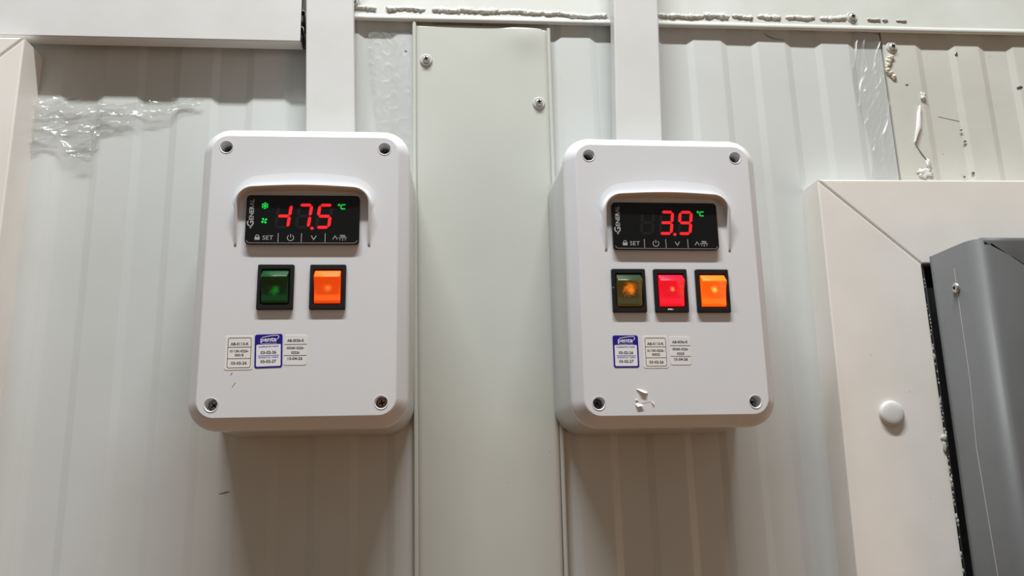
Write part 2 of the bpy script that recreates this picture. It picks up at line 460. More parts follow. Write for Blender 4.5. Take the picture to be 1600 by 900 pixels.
# ---- top flashing: a long folded strip over the panel tops
tr = empty('trim_1', (0.2, 0, 0.2425))
tag(tr, 'long folded metal flashing strip along the top of the ribbed wall', 'trim', kind='structure')
prof = [(-0.0012, 0.0030), (-0.0040, 0.0004), (-0.0058, 0.0000), (-0.0068, 0.0012), (-0.0068, 0.0036), (-0.0058, 0.0048), (-0.0048, 0.0052), (-0.0044, 0.0070), (-0.0044, 0.20)]
xs = [-0.95 + 0.1 * i for i in range(18)]
L = []
for x in xs:
    L.append([(x, y + 0.0004 * noise.noise(Vector((x * 6, 0, 0))), z + 0.0009 * noise.noise(Vector((x * 5, 3, 0)))) for y, z in prof])
v, f = loft(L, False)
n0 = len(v)
mobj('folded_sheet', v, f, 'trim', tr, True)
bm = bmesh.new()
def bead(px0, px1, z, h, seed, y=-0.0052):
    x = px0
    while x < px1:
        s = 0.0012 + 0.0026 * random.random()
        k = 0.45 + 0.75 * abs(noise.noise(Vector((x * 130, seed, 0)))) + 0.25 * random.random()
        zz = z - 0.2425 + 0.0016 * noise.noise(Vector((x * 90, seed, 4)))
        lump_bm(bm, (x - 0.2, y + 0.0004, zz), s * 1.15, 0.0011 * (0.5 + 0.6 * k), h * 1.3 * k, seed + x * 997, 0.8, 2)
        x += s * 1.1
for (a, b, z, h) in [(0.024, 0.040, 0.2550, 0.0026), (0.052, 0.0805, 0.2545, 0.0022), (0.091, 0.124, 0.2545, 0.0026), (0.126, 0.131, 0.2540, 0.0015),
                     (0.133, 0.170, 0.2545, 0.0020), (0.170, 0.210, 0.2535, 0.0018), (0.210, 0.240, 0.2520, 0.0022),
                     (0.292, 0.330, 0.2540, 0.0018), (0.335, 0.352, 0.2550, 0.0022), (0.360, 0.376, 0.2550, 0.0015), (0.385, 0.402, 0.2550, 0.0026), (0.411, 0.434, 0.2550, 0.0020),
                     (0.441, 0.463, 0.2555, 0.0022), (0.486, 0.494, 0.2550, 0.0008), (0.500, 0.503, 0.2550, 0.0008), (0.515, 0.519, 0.255, 0.0006)]:
    bead(a, b, z, h, a * 31)
sl = bobj('sealant_bead', bm, 'sealant', tr, True)
sl['kind'] = 'stuff'; sl['label'] = 'uneven white sealant bead above the folded edge'

def wood_screw(parent, loc, mat_w='screwpaint', r=0.0052, rot=0.3):
    """pan-head screw with washer: part > washer, recess"""
    hd = disc_profile('screw', [(r * 0.60, 0.0), (r * 0.62, -0.0014), (r * 0.52, -0.0024), (r * 0.30, -0.0030), (0.00001, -0.0032)], mat_w, parent, loc)
    ws = disc_profile('washer', [(r, 0.0005), (r, -0.0004), (r * 0.93, -0.0009), (r * 0.80, -0.0009), (r * 0.70, -0.0005), (r * 0.58, -0.0006)], mat_w, hd)
    b = bmesh.new()
    for k in range(2):
        a = rot + k * PI / 2
        d = Vector((math.cos(a), math.sin(a))); e = Vector((-d.y, d.x))
        w, l = r * 0.11, r * 0.38
        pts = [d * l + e * w, -d * l + e * w, -d * l - e * w, d * l - e * w]
        poly_xz(b, [(p.x, p.y) for p in pts], -0.00335)
    flatobj('cross_recess', b, 'dark', hd)
    return hd
wood_screw(tr, (0.4695 - 0.2, -0.0044, 0.2568 - 0.2425))
wood_screw(tr, (0.0220 - 0.2, -0.0044, 0.2590 - 0.2425))
o = wood_screw(wall, (0.5055, -0.0016, 0.2293 + 1.5), rot=0.5)

# ---- cover plate over the joint between the boxes
cp = empty('joint_cover_plate', (0.13, -0.004, -0.6))
tag(cp, 'tall flat pale metal cover plate with two screws between the control boxes', 'cover plate')
def plate_y(x, z):
    y = -0.0046 + 0.0008 * noise.noise(Vector((x * 9, z * 5, 1.3)))
    d = math.hypot((x - 0.172) / 0.016, (z - 0.231) / 0.014)
    y -= 0.0016 * math.exp(-d * d)
    return y
nx, nz = 26, 46
V, F = [], []
for j in range(nz + 1):
    t = j / nz
    for i in range(nx + 1):
        s = i / nx
        z = -0.6 + (0.8385) * (1 - (1 - t) ** 1.8)
        tilt = (z - 0.24) / 0.45
        xl = 0.0745 - 0.0016 * tilt; xr = 0.1888 + 0.0045 * max(tilt, -1.2)
        x = xl + (xr - xl) * s
        if j == nz: z += 0.0020 * math.sin(PI * min(1, s * 0.9 + 0.1)) - 0.0010 * s
        V.append((x, plate_y(x, z), z))
for j in range(nz):
    for i in range(nx):
        a = j * (nx + 1) + i
        F.append((a, a + 1, a + nx + 2, a + nx + 1))
pl = mobj('plate', [(x - 0.13, y + 0.004, z + 0.6) for x, y, z in V], F, 'plate', cp, True)
md = pl.modifiers.new('thickness', 'SOLIDIFY'); md.thickness = 0.0007; md.offset = -1
for side in (0, 1):
    bm = bmesh.new()
    top, bot = ((0.0732, 0.2420), (0.0765, -0.6)) if side == 0 else ((0.1897, 0.2385), (0.1842, -0.6))
    rows = []
    for (x, z) in (top, bot):
        rows.append([bm.verts.new((x + dx - 0.13, y + 0.004, z + 0.6)) for dx, y in
                     ((-0.0016, -0.0010), (-0.0017, -0.0050), (-0.0010, -0.0060), (0.0006, -0.0061), (0.0015, -0.0054), (0.0016, -0.0042))])
    for k in range(5): bm.faces.new((rows[0][k], rows[0][k + 1], rows[1][k + 1], rows[1][k]))
    bm.faces.new(rows[0]); bm.faces.new(rows[1])
    bobj('hemmed_edge', bm, 'plate', cp)
wood_screw(cp, (0.0833 - 0.13, -0.0012, 0.2062 + 0.6), rot=0.25)
wood_screw(cp, (0.1790 - 0.13, -0.0012, 0.1679 + 0.6), rot=0.15)

# ---- plastic cable trunking
def trunk(name, ax, az, bx, bz, width, depth, label):
    """channel with a snap-on cover, running from a to b in the plane of the wall"""
    a = Vector((ax, 0, az)); b = Vector((bx, 0, bz))
    L = (b - a).length
    root = empty(name, a)
    ang = math.atan2(b.x - a.x, b.z - a.z)
    root.rotation_euler = (0, ang, 0)
    tag(root, label, 'cable trunking')
    w = width / 2; t = 0.0012
    bmq = bmesh.new()   # channel
    prof = [(-w + 0.001, -0.0066), (w - 0.001, -0.0066), (w - 0.001, -depth + 0.004), (w - 0.001 - t, -depth + 0.004),
            (w - 0.001 - t, -0.0066 - t), (-w + 0.001 + t, -0.0066 - t), (-w + 0.001 + t, -depth + 0.004), (-w + 0.001, -depth + 0.004)]
    vv, ff = loft([[(x, y, 0) for x, y in prof], [(x, y, L) for x, y in prof]], True, True, True)
    mobj('channel', vv, ff, 'pvc', root)
    pc = [(-w, -depth + 0.0075), (-w, -depth + 0.0012), (-w + 0.0004, -depth + 0.0004), (-w + 0.0012, -depth), (w - 0.0012, -depth), (w - 0.0004, -depth + 0.0004),
          (w, -depth + 0.0012), (w, -depth + 0.0075), (w - 0.001, -depth + 0.0075), (w - 0.001, -depth + t), (-w + 0.001, -depth + t), (-w + 0.001, -depth + 0.0075)]
    vv, ff = loft([[(x, y, 0) for x, y in pc], [(x, y, L) for x, y in pc]], True, True, True)
    mobj('cover', vv, ff, 'pvc', root)
    return root
trunk('cable_trunking', 0.0077, 0.1010, 0.0013, 0.330, 0.0392, 0.0220, 'white vertical plastic trunking rising from the box that reads minus 17.5')
trunk('cable_trunking', 0.2575, 0.0960, 0.2665, 0.330, 0.0388, 0.0265, 'white vertical plastic trunking rising from the box that reads 3.9')
trunk('cable_trunking', -0.0198, 0.2420, -0.60, 0.2432, 0.0600, 0.0205, 'wide horizontal white plastic trunking ending at a vertical trunking, top left')
bm = bmesh.new()
tube_bm(bm, [(-0.060, -0.0125, 0.232), (-0.030, -0.0125, 0.230), (-0.0190, -0.0130, 0.228), (-0.0168, -0.0135, 0.221), (-0.0166, -0.0135, 0.2105)], 0.0026, 10)
tube_bm(bm, [(-0.060, -0.0125, 0.246), (-0.030, -0.0125, 0.246), (-0.0175, -0.0130, 0.243), (-0.0168, -0.0135, 0.234), (-0.0166, -0.0135, 0.222)], 0.0026, 10)
cb = bobj('black_cable', bm, 'black', None, True)
tag(cb, 'black cable in the dark gap between horizontal and vertical trunking', 'cable')

# ---- left door frame
lf = empty('door_frame', (-0.24, 0, -0.6))
tag(lf, 'pale beige folded metal door frame at the left picture edge', 'door frame')
def frame_piece(name, outline, y_front, y_back, mat, parent, origin, bev=0.0014):
    """folded sheet face: outline in XZ, extruded back"""
    b = bmesh.new()
    fr = [b.verts.new((x - origin[0], y_front - origin[1], z - origin[2])) for x, z in outline]
    face = b.faces.new(fr)
    r = bmesh.ops.extrude_face_region(b, geom=[face])
    for v_ in r['geom']:
        if isinstance(v_, bmesh.types.BMVert): v_.co.y = y_back - origin[1]
    bmesh.ops.recalc_face_normals(b, faces=b.faces)
    es = [e for e in b.edges if all(abs(v_.co.y - (y_front - origin[1])) < 1e-6 for v_ in e.verts)]
    bmesh.ops.bevel(b, geom=es, offset=bev, segments=3, profile=0.5, affect='EDGES')
    return bobj(name, b, mat, parent)
O = (-0.24, 0, -0.6)
frame_piece('jamb', [(-0.2305, 0.2045), (-0.2330, -0.6), (-0.3280, -0.6), (-0.3280, 0.1100)], -0.0310, -0.0002, 'frame', lf, O)
frame_piece('head', [(-0.2312, 0.2053), (-0.3286, 0.1106), (-0.66, 0.1106), (-0.66, 0.2053)], -0.0306, -0.0002, 'frame', lf, O)

# ---- right door frame and grey door
rf = empty('door_frame', (0.44, 0, -0.6))
tag(rf, 'cream folded metal door frame around the grey door with a round cap', 'door frame')
O = (0.44, 0, -0.6)
frame_piece('jamb', [(0.4058, 0.0900), (0.4858, 0.0180), (0.4812, -0.6), (0.3945, -0.6)], -0.0300, -0.0002, 'frame', rf, O)
frame_piece('head', [(0.4064, 0.0908), (0.90, 0.0915), (0.90, 0.0185), (0.4866, 0.0185)], -0.0296, -0.0002, 'frame', rf, O)
cap = disc_profile('plastic_cap', [(0.0098, 0.0), (0.0100, -0.0012), (0.0094, -0.0026), (0.0078, -0.0034), (0.0045, -0.0038), (0.00001, -0.0039)], 'pvc', rf, (0.4430 - 0.44, -0.0299, -0.1020 + 0.6), n=28)
cap['label'] = 'round white plastic cap'
bm = bmesh.new()
vs = [bm.verts.new((x - 0.44, y, z + 0.6)) for x, y, z in ((0.4862, -0.0296, 0.0175), (0.4922, -0.0228, 0.0125), (0.4875, -0.0228, -0.6), (0.4816, -0.0296, -0.6))]
bm.faces.new(vs); bobj('inner_lip', bm, 'reveal', rf)
bm = bmesh.new()
z = 0.005
while z > -0.27:
    s = 0.4 + random.random() * (1.2 if z < -0.04 else 0.4)
    if random.random() < 0.55:
        lump_bm(bm, (0.4860 - 0.44 - 0.0046 * (0.018 - z) / 0.6 + 0.0012 * random.random(), -0.0292, z + 0.6), 0.0006 * s, 0.0005 * s, 0.0016 * s, z * 90, 0.9, 2)
    z -= 0.0030
lump_bm(bm, (0.4835 - 0.44, -0.030, -0.1215 + 0.6), 0.0028, 0.0018, 0.0034, 4, 0.6)
lump_bm(bm, (0.4830 - 0.44, -0.030, -0.1290 + 0.6), 0.0016, 0.0014, 0.0050, 9, 0.6)
sp = bobj('sealant_crumbs', bm, 'reveal_light', rf, True); sp['kind'] = 'stuff'

dr = empty('door_1', (0.6, -0.06, -0.6))
tag(dr, 'dark grey insulated door leaf with rounded edge at the right', 'door', kind='structure')
O = Vector((0.6, -0.06, -0.6))
yb, yf, rr = -0.036, -0.0905, 0.013
def corner(x_left, n=8):
    """plan profile of the folded edge: from the back edge round to the front face"""
    p = [(x_left, yb), (x_left, yb - 0.004)]
    for i in range(n + 1):
        a = PI + (PI / 2) * i / n
        p.append((x_left + rr + rr * math.cos(a), yf + rr + rr * math.sin(a)))
    return p
ZT = 0.0225
# left stile, mitred at the top at 45 degrees on the front face
V, F = [], []
cl = corner(0.4892)
cl.append((0.5900, yf))
def xleft_shift(z): return 0.0022 * (z - 0.02) / 0.25
def ztop(x, y): return ZT - max(0, x - 0.4970) * 0.72
rows = [[(x + xleft_shift(-0.6), y, -0.6) for x, y in cl], [(x + xleft_shift(ztop(x, y)), y, ztop(x, y)) for x, y in cl]]
v, f = loft(rows, False)
st = mobj('stile', [Vector(p) - O for p in v], f, 'door', dr, True)
md = st.modifiers.new('sheet', 'SOLIDIFY'); md.thickness = 0.0009; md.offset = -1
# top rail
rows = []
for x in (0.4900, 0.4975, 0.52, 0.56, 0.5905, 0.90):
    zb = ZT + 0.0006 - max(0, min(x, 0.5905) - 0.4970) * 0.72
    rr2 = 0.004
    p = [(x, yb, ZT + 0.0012), (x, yf + rr2, ZT + 0.0012)]
    for i in range(1, 7):
        a = PI / 2 * i / 6
        p.append((x, yf + rr2 - rr2 * math.sin(a), min(ZT + 0.0012, ZT + 0.0012 - rr2 + rr2 * math.cos(a))))
    p.append((x, yf, min(zb, ZT + 0.0012 - rr2 - 0.0001)))
    if x > 0.497: rows.append(p)
v, f = loft(rows, False)
f.append(tuple(range(len(rows[0]))))
rl = mobj('top_rail', [Vector(p) - O for p in v], f, 'door', dr, True)
bm = bmesh.new(); box_bm(bm, 0.5895 - O.x, 0.90 - O.x, yf + 0.0008 - O.y, yb - O.y, 0.0, ZT - 0.066 - O.z)
bobj('face_sheet', bm, 'door', dr)
bm = bmesh.new(); box_bm(bm, 0.4880 - O.x, 0.58 - O.x, -0.0222 - O.y, -0.015 - O.y, 0.0, 0.016 - O.z); box_bm(bm, 0.5000 - O.x, 0.58 - O.x, yb - 0.001 - O.y, -0.0215 - O.y, 0.0, 0.016 - O.z)
# black rubber gasket between leaf and frame
bobj('gasket', bm, 'gasket', dr)
bm = bmesh.new(); box_bm(bm, 0.4940 - O.x, 0.88 - O.x, yf + 0.0035 - O.y, yb + 0.001 - O.y, 0.0, 0.014 - O.z)
for v_ in bm.verts:
    if v_.co.x < -0.05 and v_.co.y < 0: v_.co.x += 0.012
bobj('core', bm, 'door', dr)
rv = disc_profile('rivet', [(0.0040, 0.0004), (0.0040, -0.0008), (0.0032, -0.0018), (0.0016, -0.0021), (0.0013, -0.0010)], 'metal', dr, Vector((0.4886, -0.0640, -0.0096)) - O, n=16)
rv.rotation_euler = (0, 0, -PI / 2)
hd = disc_profile('hole', [(0.0014, 0.0), (0.00001, -0.0001)], 'dark', rv, (0, -0.0019, 0), n=12)
bm = bmesh.new()
tube_bm(bm, [Vector(p) - O for p in ((0.4890, -0.0642, 0.006), (0.4889, -0.0642, -0.009))], 0.00018, 5)
tube_bm(bm, [Vector(p) - O for p in ((0.4888, -0.0642, -0.013), (0.4882, -0.0640, -0.083), (0.4878, -0.0602, -0.130), (0.4871, -0.0634, -0.2184), (0.4868, -0.0634, -0.26))], 0.00020, 5)
sc_ = bobj('scratch_line', bm, 'housing', dr)

# ---- crinkled protective film left on the wall
def film(name, outline, nu, nv, lift, amp, label, seed, stretch=(30, 90), tilt=0.0, mat='film'):
    """outline: function (u,v)->(x,z)"""
    V, F = [], []
    for j in range(nv + 1):
        for i in range(nu + 1):
            u, v_ = i / nu, j / nv
            x, z = outline(u, v_)
            q = Vector((x * stretch[0] + z * tilt, z * stretch[1] - x * tilt, seed))
            k = (1 - abs(noise.noise(q))) ** 6 + 0.5 * (1 - abs(noise.noise(q * 2.1 + Vector((9, 2, 0))))) ** 7 + 0.6 * abs(noise.noise(q * 0.7))
            V.append((x, -lift - amp * k, z))
    for j in range(nv):
        for i in range(nu):
            a = j * (nu + 1) + i
            F.append((a, a + 1, a + nu + 2, a + nu + 1))
    o = mobj(name, V, F, mat, None, True)
    if sum(p.normal.y for p in o.data.polygons) > 0: o.data.flip_normals()
    tag(o, label, 'plastic film')
    return o
def out1(u, v):
    x = -0.2335 + 0.135 * u
    top = 0.1655 + 0.003 * math.sin(u * 9)
    bot = (0.118 + 0.006 * math.sin(u * 14)) if u < 0.38 else 0.136 + 0.026 * ((u - 0.38) / 0.62) ** 0.8
    if 0.34 < u <= 0.38: bot = 0.118 + (0.136 - 0.118) * (u - 0.34) / 0.04
    return x + 0.004 * (1 - v) * math.sin(u * 5), bot + (top - bot) * v
film('protective_film', out1, 200, 110, 0.0019, 0.0034, 'torn clear crinkled film hanging on the wall beside the left door frame', 2.0, (28, 75), 38)
film('protective_film', lambda u, v: (0.468 + 0.0275 * u + 0.004 * math.sin(v * 7) * (1 - u), 0.094 + 0.147 * v), 60, 220, 0.0019, 0.0012, 'clear crinkled film strip along the dark panel joint, upper right', 7.0, (95, 26), -30, 'film_matt')
film('protective_film', lambda u, v: (0.040 + 0.0300 * u + 0.006 * math.sin(v * 5) * (1 - u), 0.020 + 0.216 * v), 60, 240, 0.0019, 0.0003, 'clear wrinkled film between the left trunking and the cover plate', 11.0, (130, 70), 60, 'film_matt')

# ================================================================== CONTROL BOXES
FX, FZ, FR = 0.064, 0.098, 0.0108            # half size and corner of the flat front
YF = -0.0900                                  # front face
HX, HZ = 0.05487, 0.08975                     # screw positions

def lid_mesh(parent):
    n = 10
    # flat front with four screw holes
    bm = bmesh.new()
    def ring(pts, y):
        vs = [bm.verts.new((x, y, z)) for x, z in pts]
        return vs, [bm.edges.new((vs[i], vs[(i + 1) % len(vs)])) for i in range(len(vs))]
    edges = []
    v0, e0 = ring(rrect(FX, FZ, FR, n), YF); edges += e0
    hr, nh = 0.0044, 20
    for sx in (-1, 1):
        for sz in (-1, 1):
            pts = [(sx * HX + hr * math.cos(2 * PI * i / nh), sz * HZ + hr * math.sin(2 * PI * i / nh)) for i in range(nh)]
            v_, e_ = ring(pts, YF); edges += e_
    bmesh.ops.triangle_fill(bm, use_beauty=True, use_dissolve=False, edges=edges)
    for f_ in list(bm.faces):      # nothing may cover a hole
        c = f_.calc_center_median()
        for sx in (-1, 1):
            for sz in (-1, 1):
                if math.hypot(c.x - sx * HX, c.z - sz * HZ) < hr * 0.8 and f_.is_valid:
                    bm.faces.remove(f_); break
            else: continue
            break
    for f_ in bm.faces:
        f_.normal_update(); f_.smooth = False
        if f_.normal.y > 0: f_.normal_flip()
    def strip(loops):
        rows = [[bm.verts.new(p) for p in l] for l in loops]
        fs = []
        for a, b in zip(rows, rows[1:]):
            for i in range(len(a)):
                j = (i + 1) % len(a)
                q = bm.faces.new((a[i], a[j], b[j], b[i])); q.smooth = True; fs.append(q)
        return fs
    # rounded chamfer and rim
    prof = [(0, 0), (0.0004, 0.00006), (0.0008, 0.00026), (0.0012, 0.0006), (0.0016, 0.0010), (0.0070, 0.0067), (0.0077, 0.0076), (0.0082, 0.0088), (0.00845, 0.0102), (0.0085, 0.0140), (0.0081, 0.0145), (0.0060, 0.0145)]
    fs = strip([[(x, YF + d, z) for x, z in rrect(FX + o, FZ + o, FR + o, n)] for o, d in prof])
    # hole walls
    for sx in (-1, 1):
        for sz in (-1, 1):
            hp = [(hr * 1.08, 0.0001), (hr * 1.03, -0.00030), (hr * 0.96, -0.00035), (hr * 0.91, 0.0001), (hr * 0.89, 0.0008), (hr * 0.88, 0.0105), (0.0001, 0.0105)]
            fs += strip([[(sx * HX + r * math.cos(2 * PI * i / nh), YF + d, sz * HZ + r * math.sin(2 * PI * i / nh)) for i in range(nh)] for r, d in hp])
    # normals outward: chamfer away from centre, hole walls towards their axes
    for f_ in fs:
        f_.normal_update(); c = f_.calc_center_median()
        best = None
        for sx in (-1, 1):
            for sz in (-1, 1):
                d = math.hypot(c.x - sx * HX, c.z - sz * HZ)
                if d < hr * 1.1: best = (sx * HX, sz * HZ)
        ref = Vector((best[0] - c.x, -0.004, best[1] - c.z)) if best else Vector((c.x / FX, -0.2 if abs(c.y - YF) < 0.0125 else 1.0, c.z / FZ))
        if not best:
            # outward direction in the rounded rectangle
            qx = c.x - max(-FX + FR, min(FX - FR, c.x)); qz = c.z - max(-FZ + FR, min(FZ - FR, c.z))
            ref = Vector((qx, -0.006, qz)) if c.y < YF + 0.01445 else Vector((0, 1, 0))
        if f_.normal.dot(ref) < 0: f_.normal_flip()
    return bobj('lid', bm, 'lid', parent, recalc=False)

def housing_mesh(parent, yback):
    ox = 0.0070
    L = []
    for o, y in ((ox, YF + 0.0143), (ox, YF + 0.017), (ox + 0.0012, YF + 0.05), (ox + 0.0026, yback - 0.0015), (ox + 0.0022, yback)):
        L.append([(x, y, z) for x, z in rrect(FX + o, FZ + o, FR + o, 10)])
    v, f = loft(L, True, True, True)
    o = mobj('housing', v, f, 'housing', parent, True)
    for p in o.data.polygons:
        if len(p.vertices) > 4: p.use_smooth = False
    return o

def hood_mesh(parent):
    """raised visor round the display, deep over the top and tapering down both sides"""
    xs, zt, zb, r = 0.0445, 0.0575, 0.0170, 0.0105
    path = []
    ns = 12
    for i in range(ns): path.append((-xs, zb + (zt - r - zb) * i / ns, i / ns * 0.62))
    for i in range(9):
        a = PI - PI / 2 * i / 8
        path.append((-xs + r + r * math.cos(a), zt - r + r * math.sin(a), 0.62 + 0.30 * i / 8))
    for i in range(1, 16):
        t = i / 16
        path.append((-xs + r + 2 * (xs - r) * t, zt + 0.0011 * math.sin(PI * t), 0.92 + 0.08 * math.sin(PI * t)))
    half = path[:ns + 9]
    path += [(-x, z, p) for x, z, p in reversed(half)]
    Pm = 0.0082
    N = len(path)
    L = []
    for i, (x, z, h) in enumerate(path):
        a = path[max(0, i - 1)]; b = path[min(N - 1, i + 1)]
        t = Vector((b[0] - a[0], b[1] - a[1])).normalized(); nn = Vector((-t.y, t.x))     # outward (left of travel)
        p = Pm * h ** 0.9
        top = max(0.0, (h - 0.55) / 0.45)                                                   # outer flank flares out over the top
        th = 0.0011 + 0.0007 * min(1, h * 1.6)
        fl = 0.0006 + 0.0135 * top
        c = lambda o, d: (x + nn.x * o, YF - d, z + nn.y * o)
        L.append([c(th + fl, -0.0003), c(th + fl * 0.7, p * 0.012), c(th + fl * 0.42, p * 0.035), c(th + fl * 0.2, p * 0.075), c(th + fl * 0.06, p * 0.14), c(th * 1.05 + fl * 0.01, p * 0.26), c(th * 1.0, p * 0.90), c(th * 0.72, p), c(th * 0.25, p), c(0, p * 0.94), c(-0.0001, p * 0.3), c(-0.0006, -0.0003)])
    v, f = loft(L, False)
    n = len(L[0])
    f.append(tuple(range(n))); f.append(tuple(range((N - 1) * n, N * n)))
    return mobj('display_hood', v, f, 'lid', parent, True)

def box_screw(parent, sx, sz, mat, rot, off):
    hd = disc_profile('screw', [(0.0033, 0.0), (0.0033, -0.0014), (0.0028, -0.0020), (0.00001, -0.0022)], mat, parent, (sx * HX, YF + 0.0095, sz * HZ), n=16)
    b = bmesh.new()
    for k in range(2):
        a = rot + k * PI / 2
        d = Vector((math.cos(a), math.sin(a))); e = Vector((-d.y, d.x))
        pts = [d * 0.0021 + e * 0.0005, -d * 0.0021 + e * 0.0005, -d * 0.0021 - e * 0.0005, d * 0.0021 - e * 0.0005]
        poly_xz(b, [(p.x, p.y) for p in pts], -0.00235)
    flatobj('cross_recess', b, 'dark', hd)

SEG = {'a': ((-1, 1), (1, 1)), 'b': ((1, 1), (1, 0)), 'c': ((1, 0), (1, -1)), 'd': ((-1, -1), (1, -1)), 'e': ((-1, 0), (-1, -1)), 'f': ((-1, 1), (-1, 0)), 'g': ((-1, 0), (1, 0))}
def digit(parent, cx, lit, dy):
    hw, hh, w = 0.0041, 0.0080, 0.00215
    def seg(bm, s, y):
        (x0, z0), (x1, z1) = SEG[s]
        p = Vector((x0 * hw, z0 * hh)); q = Vector((x1 * hw, z1 * hh))
        d = (q - p).normalized(); e = Vector((-d.y, d.x)); g = 0.00025; k = w / 2
        pts = [p + d * g, p + d * (k + g) + e * k, q - d * (k + g) + e * k, q - d * g, q - d * (k + g) - e * k, p + d * (k + g) - e * k]
        poly_xz(bm, [(cx + v_.x + 0.125 * v_.y, 0.0023 + v_.y) for v_ in pts], y)
    on, off = bmesh.new(), bmesh.new()
    for s in 'abcdefg':
        if s in lit: seg(on, s, dy - 0.00012)
        else: seg(off, s, dy - 0.00006)
    if lit: flatobj('digit', on, 'led_red', parent)
    else: on.free()
    if len(lit) < 7:
        flatobj('unlit_segments', off, 'led_off', parent)
    else: off.free()

def display(parent, digits, dot, icons, dx, dz):
    root = plate_rr('temperature_display', 0.0385, 0.0175, 0.0028, YF + 0.0002, YF - 0.0030, 'screen', parent, 0.0005)
    root.location = (dx, 0, dz)
    root['label'] = 'glossy black temperature display with red digits'
    y = YF - 0.0030
    # faint silver edge of the protective foil along the lower rim
    b = bmesh.new()
    strokes_bm(b, [(-0.0372, -0.0150), (-0.0366, -0.0162), (-0.0352, -0.01685), (-0.018, -0.0169), (0.002, -0.0169), (0.0352, -0.0169), (0.0366, -0.0162), (0.0373, -0.0150)], 0.00028, y - 0.00005)
    flatobj('rim_line', b, 'print_grey', root)
    for cx, lit in zip((-0.0131, 0.0007, 0.0145), digits): digit(root, cx, lit, y)
    b = bmesh.new()
    c = (0.0064, -0.0064)
    poly_xz(b, [(c[0] + 0.00115 * math.cos(2 * PI * i / 14), c[1] + 0.00115 * math.sin(2 * PI * i / 14)) for i in range(14)], y - 0.00012)
    flatobj('decimal_point', b, 'led_red', root)
    # degree C
    b = bmesh.new()
    yy = y - 0.00012
    strokes_bm(b, [(0.0244 + 0.00062 * math.cos(2 * PI * i / 10), 0.0105 + 0.00062 * math.sin(2 * PI * i / 10)) for i in range(10)], 0.0005, yy, True)
    strokes_bm(b, [(0.0288, 0.0107), (0.0265, 0.0107), (0.0259, 0.0101), (0.0257, 0.0083), (0.0262, 0.0077), (0.0286, 0.0077)], 0.00075, yy)
    flatobj('degree_symbol', b, 'led_green', root)
    if icons:
        b = bmesh.new(); c = (-0.0258, 0.0097)
        for k in range(3):
            a = PI / 2 + k * PI / 3; d = Vector((math.cos(a), math.sin(a)))
            strokes_bm(b, [(c[0] - d.x * 0.0023, c[1] - d.y * 0.0023), (c[0] + d.x * 0.0023, c[1] + d.y * 0.0023)], 0.00062, yy)
        for k in range(6):
            a = PI / 2 + k * PI / 3
            m_ = (c[0] + 0.0013 * math.cos(a), c[1] + 0.0013 * math.sin(a))
            for s in (-0.7, 0.7):
                strokes_bm(b, [m_, (m_[0] + 0.0011 * math.cos(a + s), m_[1] + 0.0011 * math.sin(a + s))], 0.00045, yy - 0.00001)
        flatobj('snowflake_symbol', b, 'led_green', root)
        b = bmesh.new(); c = (-0.0259, -0.0011)
        for k in range(4):
            a = 0.55 + k * PI / 2
            poly_xz(b, [(c[0] + r * math.cos(a + t), c[1] + r * math.sin(a + t)) for r, t in ((0.0002, 0), (0.0016, -0.45), (0.0023, -0.1), (0.0022, 0.42), (0.0013, 0.5))], yy)
        flatobj('fan_symbol', b, 'led_green', root)
    # printed legend
    b = bmesh.new(); yp = y - 0.00008; zc = -0.0131
    text_bm(b, 'SET', -0.0230, zc, 0.0030, yp, width=0.0072, bold=0.002)
    for x in (-0.0161, -0.0005, 0.0155): strokes_bm(b, [(x, zc + 0.0032), (x, zc - 0.0033)], 0.00042, yp)
    # padlock
    poly_xz(b, [(-0.0318, zc - 0.0016), (-0.0284, zc - 0.0016), (-0.0284, zc + 0.0004), (-0.0318, zc + 0.0004)], yp)
    strokes_bm(b, [(-0.0312, zc + 0.0006), (-0.0311, zc + 0.0013), (-0.0305, zc + 0.0018), (-0.0297, zc + 0.0018), (-0.0290, zc + 0.0012), (-0.0290, zc + 0.0004)], 0.00050, yp)
    # power
    arc = [(-0.0078 + 0.0021 * math.cos(math.radians(125 + 290 * i / 20)), zc - 0.0001 + 0.0021 * math.sin(math.radians(125 + 290 * i / 20))) for i in range(21)]
    strokes_bm(b, arc, 0.00048, yp)
    strokes_bm(b, [(-0.0078, zc + 0.0025), (-0.0078, zc + 0.0002)], 0.00048, yp)
    strokes_bm(b, [(0.0061, zc + 0.0014), (0.0078, zc - 0.0014), (0.0095, zc + 0.0014)], 0.00052, yp)
    strokes_bm(b, [(0.0206, zc - 0.0013), (0.0222, zc + 0.0013), (0.0238, zc - 0.0013)], 0.00046, yp)
    # defrost sign: wave over a line over drops
    strokes_bm(b, [(0.0244, zc), (0.0303, zc)], 0.00045, yp)
    strokes_bm(b, [(0.0256 + 0.0035 * i / 12, zc + 0.0013 + 0.00055 * math.sin(i * 1.6)) for i in range(13)], 0.00042, yp)
    for k, x in enumerate((0.0256, 0.0274, 0.0292)): strokes_bm(b, [(x, zc - 0.0008), (x, zc - 0.0018 - 0.0004 * (k == 1))], 0.00045, yp)
    flatobj('button_legend', b, 'print_grey', root)
    # maker's name running up the left edge
    b = bmesh.new()
    text_bm(b, 'G', -0.0352, -0.0032, 0.0044, yp, bold=0.022, rot=PI / 2)
    text_bm(b, 'ENERAL', -0.0347, -0.0005, 0.0030, yp, width=0.0150, bold=0.016, align='LEFT', rot=PI / 2)
    poly_xz(b, [(-0.0362, -0.0046), (-0.0348, -0.0068), (-0.0338, -0.0046)], yp)
    flatobj('maker_name', b, 'print_grey', root)
    return root

